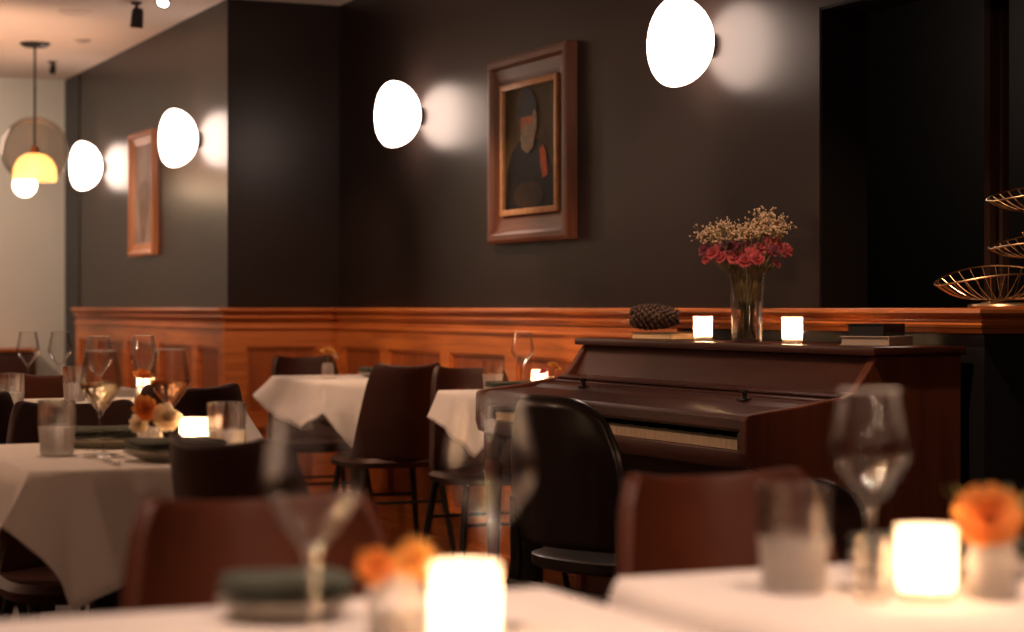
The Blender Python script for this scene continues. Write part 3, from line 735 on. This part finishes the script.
# ------------------------------------------------------------------ plates, napkins, fork
def plate(x, y, r, z, label, mat='stone', name='plate'):
    m = MB(); m.lathe([(0,0),(r*.62,0),(r*.66,.003),(r*.95,.013),(r,.017),(r*.985,.019),(r*.93,.016),(r*.62,.007),(0,.006)], 48)
    return tag(m.build(name, M[mat], loc=(x,y,z)), label, 'plate', 'stoneware plates')
def napkin(x, y, rz, w, d, label, z):
    m = MB(); random.seed(int(x*1000))
    for k in range(2):
        def fn(u, v, k=k):
            a = u*2*PI; q = (abs(math.cos(a))**5+abs(math.sin(a))**5)**(-1/5)
            rr = [0,.9,1,1,.9,0][round(v*5)]; zz = [0,0,.003,.006,.009,.009][round(v*5)]+k*.0088
            e = 1+.03*math.sin(5*a+k*2)
            return (q*rr*e*w/2*math.cos(a)+k*.003, q*rr*e*d/2*math.sin(a)-k*.002, zz+.0012*math.sin(3*a+k)*rr)
        m.grid(fn, 40, 6, True)
    return tag(m.build('folded_napkin', M['napkin'], loc=(x,y,z), rot=(0,0,rz)), label, 'napkin', 'folded dark green napkins')
def setting(x, y, r, rz, where, w=None):
    plate(x, y, r, ZT+.0006, 'grey stoneware plate '+where); napkin(x, y, rz, r*1.75, r*1.5, 'folded dark green napkin on the plate '+where, ZT+.0215)
setting(.94,3.61,.095,.2,'at the near side of the left table')
setting(.90,4.02,.095,.1,'behind the ribbed tumbler and pale-wine glass')
setting(.553,1.735,.062,.1,'at the far edge of the nearest table')
setting(1.275,1.742,.095,.1,'behind the bright candle on the right table')
setting(1.385,1.44,.12,.3,'in the bottom right corner of the photo')
setting(2.84,7.62,.10,.1,'on the middle wall table')
setting(2.68,5.98,.09,.1,'on the wall table beside the piano')
m = MB(); m.box(-.05,.05,-.035,.035,0,.008,.003); m.prism([(-.048,-.033),(.048,-.033),(.0,.03)], .0082, .013, 'z')
tag(m.build('folded_paper_napkin', M['cloth'], loc=(2.56,7.55,ZT+.001), rot=(0,0,.5)), 'small white folded napkin near the corner of the middle wall table', 'napkin')
m = MB()
m.tube([(0,-.10,.004),(0,-.04,.006),(0,.03,.004)], [.0045,.003,.0025], 8)
m.box(-.011,.011,.028,.042,.003,.0055,.001)
for k in range(4): m.tube([(-.0095+.0063*k,.040,.0045),(-.0095+.0063*k,.062,.007),(-.0095+.0063*k,.088,.0065)], [.0017,.0016,.0009], 6)
tag(m.build('fork', M['steel'], loc=(.815,3.60,ZT+.001), rot=(0,0,-.05)), 'steel dinner fork lying beside the grey plate on the left table', 'fork')

# ------------------------------------------------------------------ table flowers
def blossom(m, c, r, petals, up=(0,0,1), layers=3, ruffle=.2, seed=0):
    """a ruffled many-petalled head"""
    rnd = random.Random(seed)
    q = Vector((0,0,1)).rotation_difference(Vector(up).normalized()).to_matrix().to_4x4(); T = Matrix.Translation(Vector(c)) @ q
    for L in range(layers):
        n = max(4, petals-2*L); el = R(5+32*L)
        for i in range(n):
            a = 2*PI*(i+.5*L)/n+rnd.uniform(-.15,.15); ln = r*(1-.18*L)*rnd.uniform(.88,1.08); wd = ln*.42
            RM = T @ Matrix.Rotation(a, 4, 'Z') @ Matrix.Rotation(-el, 4, 'Y')
            def fn(u, v, ln=ln, wd=wd):
                w = wd*math.sin(PI*min(1, v*.80+.10))*(2*u-1)
                return RM @ Vector((ln*v, w, .25*ln*(v**2)*.5+ruffle*ln*.25*math.sin(u*7+v*3)*v))
            m.grid(fn, 5, 5)
def make_bud(style):
    def mk():
        t = thing('bud_vase', '', 'vase')
        m = MB(); m.lathe([(0,0),(.022,0),(.0245,.004),(.0245,.042),(.020,.048),(.0215,.054)], 32); m.build('glass_body', M['cut'], t)
        m = MB(); m.lathe([(0,.0015),(.021,.003),(.0230,.006),(.0230,.030),(0,.030)], 28); m.build('water', M['water'], t)
        return t
    return mk
BV = Kind(make_bud(0))
def flower(x, y, z0, h, lean, r, mat, label, group, seed=0, up=None, name='cut_flower', cat='flower', layers=3, petals=10):
    t = thing(name, label, cat, (x,y,z0), 0, group)
    m = MB(); m.tube([(0,0,.006),(lean[0]*.35,lean[1]*.35,h*.5),(lean[0],lean[1],h)], .0013, 6); m.build('stem', M['stem'], t)
    m = MB(); blossom(m, (lean[0],lean[1],h), r, petals, up or (lean[0]*3,lean[1]*3-.05,.12), layers, seed=seed); m.build('petals', M[mat], t)
    m = MB(); m.ball((lean[0],lean[1],h+.002), r*.22, 10, 6); m.build('flower_centre', M['petal_y'], t)
    return t
G = 'flowers in small glasses on the tables'
z = ZT+.0005
BV.place((.928,3.752,z),0,'small glass vase of orange and cream flowers on the left table','bud vases')
flower(.928,3.752,z,.088,(-.012,-.010),.028,'petal_o','orange flower between the two filled wine glasses',G,1, (0,-.9,.5))
flower(.932,3.750,z,.070,(.020,-.020),.031,'petal_w','cream flower low under the orange one on the left table',G,2,(.1,-.9,.5))
flower(.925,3.755,z,.060,(-.022,-.016),.020,'petal_w','small cream blossom beside the pale-wine stem',G,3,(-.3,-.9,.3))
BV.place((.605,1.59,z),0,'small glass vase left of the brightest candle','bud vases')
flower(.605,1.59,z,.060,(-.018,.0),.018,'petal_o','left blurred orange blossom beside the brightest candle',G,4,(-.3,-.9,.5))
flower(.608,1.588,z,.064,(.010,-.006),.020,'petal_y','right blurred golden blossom beside the brightest candle',G,5,(-.2,-.9,.5))
BV.place((1.206,1.563,z),0,'small glass vase at the right edge of the photo','bud vases')
flower(1.206,1.563,z,.078,(-.004,.0),.033,'petal_o','large blurred orange blossom at the right edge of the photo',G,6,(-.6,-.8,.45),layers=5,petals=13)
m = MB()
for k in range(5):
    a = .6*k; m.grid(lambda u, v, a=a: Vector((.05*v*math.cos(a)+.008*(2*u-1)*math.sin(PI*v)*-math.sin(a), .05*v*math.sin(a)+.008*(2*u-1)*math.sin(PI*v)*math.cos(a), .058+.05*v)), 3, 6)
tag(m.build('leaf_sprig', M['leaf'], loc=(1.209,1.565,z)), 'dark leafy sprig beside the large orange blossom', 'leaves')
BV.place((2.80,5.93,z),0,'small glass vase on the wall table beside the piano','bud vases')
flower(2.80,5.93,z,.085,(.01,.0),.026,'petal_y','pale yellow blossom by the left end of the piano',G,7)
flower(2.798,5.932,z,.070,(-.018,.010),.018,'petal_p','small pink blossom by the left end of the piano',G,8)
BV.place((2.68,7.83,z),0,'small glass vase on the middle wall table','bud vases')
flower(2.68,7.83,z,.095,(.0,.0),.034,'petal_y','golden blossom on the middle wall table',G,9)
flower(2.683,7.828,z,.075,(.028,.006),.020,'petal_w','cream blossom on the middle wall table',G,10)
BV.place((1.40,5.74,z),0,'small glass vase on the table behind the left one','bud vases')
flower(1.40,5.74,z,.082,(.0,.0),.032,'petal_o','blurred orange blossom seen between the filled wine glasses',G,11)

# ------------------------------------------------------------------ things on the piano
VX, VY = 2.88, 4.82
t = thing('flower_vase', 'clear glass vase holding pink flowers on top of the piano', 'vase', (VX,VY,ZL))
m = MB(); m.lathe([(0,0),(.040,0),(.042,.004),(.0435,.05),(.0465,.12),(.0500,.188)], 40, fn=lambda r,z,a: r*(1+.012*math.cos(12*a))); m.build('glass_body', M['vaseglass'], t)
m = MB(); m.lathe([(0,.006),(.037,.006),(.0385,.05),(.0405,.11),(0,.11)], 36); m.build('water', M['water'], t)
rnd = random.Random(11)
def bouquet_stem(m, bx, by, tip):
    m.tube([(bx,by,.010),(bx*.2+tip[0]*.12,by*.2+tip[1]*.12,.10),(tip[0]*.42,tip[1]*.42,.185),tip], [.0016,.0014,.0013,.001], 6)
# directions across the view: ay = along the picture, in room axes (R vector)
RX, RYv = .9124, -.4092; FX, FY = .4092, .9124
def pt(a, d, zz): return (a*RX+d*FX, a*RYv+d*FY, zz)
G = 'flowers in the piano vase'
pinks = [(-.095,-.03,.236,'p',.026),(-.055,.03,.242,'m',.026),(-.03,.05,.235,'m',.026),(.022,.05,.24,'m',.026),(.05,.04,.24,'p',.026),(.068,-.035,.24,'m',.024),(-.075,-.04,.222,'p',.022),(.02,-.05,.218,'p',.028),(-.118,.0,.245,'m',.024),(-.105,.02,.222,'p',.026),(-.085,-.01,.252,'m',.024),(-.068,.02,.232,'m',.022),(-.035,-.03,.222,'p',.030),(-.015,.02,.252,'m',.022),(-.012,-.045,.212,'p',.030),(.012,-.03,.232,'p',.028),
 (.035,.0,.248,'p',.026),(.062,-.01,.262,'p',.028),(.082,.02,.270,'p',.024),(.108,-.01,.245,'p',.026),(.098,.02,.238,'p',.022),(.078,-.02,.205,'p',.016),(-.045,-.03,.252,'m',.022),(.0,.04,.255,'m',.024)]
for i, (a, d, zz, c, r) in enumerate(pinks):
    tp = pt(a, d, zz+.010)
    f = thing('pink_flower', 'ruffled pink or mauve flower in the piano vase', 'flower', (VX,VY,ZL), 0, G)
    m = MB(); bouquet_stem(m, rnd.uniform(-.02,.02), rnd.uniform(-.02,.02), tp); m.build('stem', M['stem'], f)
    up = Vector(pt(a*.8, d*.5-.05, .06)); m = MB(); blossom(m, tp, r*.88, 12, up, 4, .7, seed=i); m.build('petals', M['petal_'+c], f)
for i, (a, d, zz) in enumerate([(-.100,-.02,.272),(-.075,.0,.278),(-.05,-.03,.28),(-.02,-.03,.278),(.005,.0,.282),(.028,-.03,.288),(.05,.0,.295),(.07,-.03,.295),(.09,-.02,.290),(-.125,.0,.280),(-.095,.02,.295),(-.068,-.02,.302),(-.045,.02,.300),(-.015,.0,.300),(.012,-.02,.300),(.030,.02,.322),(.048,-.02,.325),(.062,.02,.335),(.082,.0,.315),(.100,.01,.310)]):
    f = thing('dried_sprig', 'spray of tiny dried beige blossoms above the pink flowers', 'flower', (VX,VY,ZL), 0, 'dried sprays in the piano vase')
    c = Vector(pt(a, d, zz+.012)); m = MB(); bouquet_stem(m, rnd.uniform(-.02,.02), rnd.uniform(-.02,.02), tuple(c))
    tips = []
    for k in range(44):
        v = Vector((rnd.uniform(-1,1), rnd.uniform(-1,1), rnd.uniform(-.5,1.1))); v = v*rnd.uniform(.008,.034)
        p = c+v; tips.append(p); m.tube([c-Vector((0,0,.02)), c+v*.4, p], .0005, 4)
    m.build('stem', M['stem'], f)
    m = MB()
    for p in tips: m.ball(p, rnd.uniform(.0016,.0038), 7, 5)
    tag(m.build('blossoms', M['sprig'], f), None, None, kind='stuff')
for i, (a, d, zz) in enumerate([(-.06,-.03,.262),(-.04,-.04,.250),(-.055,-.02,.215),(.05,-.03,.215),(.03,.03,.215),(-.03,-.03,.205)]):
    f = thing('leaf_sprig', 'olive green leafy twig among the flowers in the piano vase', 'leaves', (VX,VY,ZL), 0, 'leafy twigs in the piano vase')
    tp = Vector(pt(a, d, zz+.005)); m = MB(); bouquet_stem(m, rnd.uniform(-.02,.02), rnd.uniform(-.02,.02), tuple(tp)); m.build('stem', M['stem'], f)
    m = MB()
    for k in range(7):
        az = rnd.uniform(0, 6.28); dr = Vector((math.cos(az), math.sin(az), rnd.uniform(.1,1))).normalized(); sd = dr.cross(Vector((0,0,1))).normalized()
        b0 = tp-Vector((0,0,.03*rnd.random()))
        m.grid(lambda u, v, dr=dr, sd=sd, b0=b0: b0+dr*(.03*v)+sd*(.006*(2*u-1)*math.sin(PI*v)), 3, 6)
    m.build('leaves', M['leaf'], f)

# pine cone lying on a book
def book(name, label, x, y, z, rz, lx, ly, h, cover, pages, group=None):
    t = thing(name, label, 'book', (x,y,z), rz, group)
    m = MB(); m.box(-lx/2,lx/2,-ly/2,ly/2,0,.0025,.0008); m.box(-lx/2,lx/2,-ly/2,ly/2,h-.0025,h,.0008); m.box(lx/2-.003,lx/2,-ly/2,ly/2,.001,h-.001,.0008); m.build('cover', cover, t)
    m = MB(); m.box(-lx/2+.004,lx/2-.003,-ly/2+.004,ly/2-.004,.0026,h-.0026); m.build('page_block', pages, t, smooth=False)
    return t
book('book', 'book with yellowed page edges lying under the pine cone', 2.865,5.235,ZL,R(8),.15,.20,.022, M['booktan'], M['pages'])
book('book', 'pale grey book lying flat near the right end of the piano top', 2.895,4.215,ZL,R(-55),.13,.17,.023, M['pagesg'], M['pagesg'])
book('book', 'black book stacked on the pale book near the right end of the piano', 2.896,4.22,ZL+.0232,R(-58),.10,.135,.031, M['bookblack'], M['bookblack'])
t = thing('pine_cone', 'large dark pine cone lying on a book at the left of the piano top', 'pine cone', (2.865,5.345,ZL+.0225))
ax = Vector((RX*.9, RYv*.9, 0)).normalized(); base = Matrix.Translation((0,0,.043)) @ Vector((0,0,1)).rotation_difference(ax).to_matrix().to_4x4()
m = MB(); m.ball((0,0,0), .034, 20, 14, (.92,.92,1.95), M=base); m.build('core', M['cone'], t)
m = MB(); NS = 150; tipsm = MB()
for i in range(NS):
    v = (i+.5)/NS; h = (v-.5)*.140; a = i*2.39996; rad = .0400*math.sqrt(max(.03, 1-(h/.076)**2))*(1.06-.20*v)
    q = Matrix.Rotation(a, 4, 'Z') @ Matrix.Translation((rad*.66,0,h-.002)) @ Matrix.Rotation(R(66-30*v), 4, 'Y')
    MM = base @ q; s_ = .0082*(1-.25*v)
    m.lathe([(0,-.002),(s_*.45,0),(s_*.8,.009),(s_*1.0,.014),(s_*.55,.0165),(0,.0170)], 7, sx=.55, sy=1, M=MM)
    tipsm.lathe([(0,.0172),(s_*.34,.0166),(s_*.28,.0185),(0,.0215)], 6, sx=.6, sy=1, M=MM)
so = m.build('scales', M['cone'], t, smooth=False)
tipsm.build('scale_tips', M['conetip'], so, smooth=False)

# brass tiered basket stand on the counter corner
t = thing('tiered_basket_stand', 'three-tier brass wire basket stand on the corner of the wooden ledge', 'basket stand', (3.285,4.11,1.0405))
def P(a, d, zz): return pt(a, d, zz)
m = MB(); m.lathe([(0,0),(.150,0),(.153,.004),(.150,.009),(.11,.012),(0,.013)], 48, c=(*P(-.01,0,0)[:2],0), sx=1, sy=.8); m.build('base_plate', M['brass'], t)
def basket(ca, cd, z0, rx, ry, dep, ph, amp=.014):
    n = 40; rim = []; inner = []
    m = MB(); c0 = Vector(P(ca, cd, z0))
    def rp(a): 
        z_ = z0+dep+amp*math.cos(2*a+ph)+.010*math.cos(a)+.013*math.sin(a)
        return Vector(P(ca+rx*math.cos(a), cd+ry*math.sin(a), z_))
    m.tube([rp(2*PI*k/n) for k in range(n)], .0024, 8, closed=True)
    b = m.build('basket_rim', M['brass'], t)
    m = MB()
    nr = 30
    for k in range(nr):
        a = 2*PI*k/nr; e = rp(a); fx = Vector(P(ca+rx*.42*math.cos(a), cd+ry*.08*math.sin(a), z0))
        mid = (e+fx)/2+Vector((0,0,-dep*.30)); q = []
        for j in range(7):
            s_ = j/6; q.append(e*(1-s_)**2+mid*2*s_*(1-s_)+fx*s_**2)
        m.tube(q, .0013, 6)
    m.tube([Vector(P(ca-rx*.44, cd, z0)), Vector(P(ca, cd, z0-.001)), Vector(P(ca+rx*.44, cd, z0))], .002, 6)
    m.build('basket_wires', M['brass'], b)
basket(-.075,-.01,.022,.165,.12,.060,PI)
basket(.03,.0,.128,.130,.10,.040,PI+.6,.010)
basket(.045,.0,.246,.150,.11,.046,PI,.010)
m = MB()
m.tube([P(-.125,-.02,.010),P(-.06,-.02,.022),P(.03,0,.05),P(.10,0,.075),P(.09,0,.13),P(.02,0,.16),P(-.015,0,.19),P(.02,0,.22),P(.06,0,.244),P(.06,0,.30)], .0035, 8)
m.tube([P(0,0,.010),P(.03,0,.06),P(.03,0,.128)], .003, 8)
m.build('support_rod', M['brass'], t)

# ------------------------------------------------------------------ lights
def point(loc, power, col, rad=.02):
    l = bpy.data.lights.new('light', 'POINT'); l.energy = power; l.color = col; l.shadow_soft_size = rad
    o = bpy.data.objects.new('light', l); COL.objects.link(o); o.location = loc; return o
def spot(loc, tgt, power, col, ang=70, blend=.7, rad=.03):
    l = bpy.data.lights.new('spot', 'SPOT'); l.energy = power; l.color = col; l.spot_size = R(ang); l.spot_blend = blend; l.shadow_soft_size = rad
    o = bpy.data.objects.new('spot', l); COL.objects.link(o); o.location = loc
    o.rotation_euler = (Vector(tgt)-Vector(loc)).to_track_quat('-Z', 'Y').to_euler(); return o
for x, y, z, p in VOT: point((x,y,z+.034), 1.8*p, (1,.68,.47), .006)
point((2.01,10.6,1.70), 6, (1,.62,.38), .06)
# added spots below the ceiling, without heads, to brighten rail, panelling and tables
warm = (1,.60,.38)
for y in (3.7, 5.1, 6.4): spot((1.95,y,2.40), (3.0,y+.75,.80), 75, warm, 46, .6)
spot((1.95,7.4,2.40), (2.85,8.6,.75), 60, warm, 46, .6)
spot((1.2,9.2,2.40), (2.5,9.9,.70), 60, warm, 46, .6)
spot((.9,5.3,2.40), (1.2,5.6,.7), 50, warm, 70)
spot((2.0,6.6,2.40), (2.6,6.8,.7), 50, warm, 60)
spot((.9,4.5,2.40), (.95,3.85,.7), 45, warm, 42)
spot((.2,1.9,2.40), (.75,1.5,.7), 75, (1,.66,.50), 60)
spot((1.1,1.0,2.40), (1.25,1.6,.7), 80, (1,.66,.50), 60)
# added unseen spots: one brightens the ceiling from below, one washes the pale wall
spot((1.1,10.0,1.3), (1.25,10.2,2.43), 90, (1,.60,.40), 105, .6, .08)
spot((.6,11.2,2.35), (1.3,12.25,1.7), 95, (1,.76,.58), 100, .8)
point((4.4,6.2,2.1), 5, (1,.75,.6), .08)   # added unseen fill that lifts the dark side room
# added bare point lights beside and behind the camera, for fill and glass highlights
for p, e in (((-.8,8.6,1.9),30),((-1.6,5.0,1.9),42),((-.7,-.9,1.85),14),((.5,-1.3,1.9),14),((1.7,-.8,1.85),20)): point(p, e, (1,.60,.40), .05)

w = bpy.data.worlds.new('world'); sc.world = w; w.use_nodes = True
w.node_tree.nodes['Background'].inputs[0].default_value = (.01,.006,.004,1); w.node_tree.nodes['Background'].inputs[1].default_value = 0.2

# ------------------------------------------------------------------ camera
cam = bpy.data.cameras.new('camera'); co = bpy.data.objects.new('camera', cam); COL.objects.link(co); sc.camera = co
co.location = (0,0,1.04); co.rotation_euler = (R(90), 0, -math.atan2(.4092,.9124))
cam.sensor_width = 36; cam.lens = 2000/1024*36; cam.shift_y = -8/1024; cam.clip_start = .05
cam.dof.use_dof = True; cam.dof.focus_distance = 5.2; cam.dof.aperture_fstop = 3.1

sc.view_settings.view_transform = 'Standard'; sc.view_settings.look = 'None'; sc.view_settings.gamma = 1; sc.view_settings.use_curve_mapping = False
sc.view_settings.exposure = 0.0
cy = sc.cycles
cy.use_denoising = True; cy.max_bounces = 12; cy.transparent_max_bounces = 24; cy.transmission_bounces = 10; cy.glossy_bounces = 5; cy.diffuse_bounces = 4
cy.caustics_reflective = False; cy.caustics_refractive = False; cy.sample_clamp_indirect = 40; cy.blur_glossy = .5
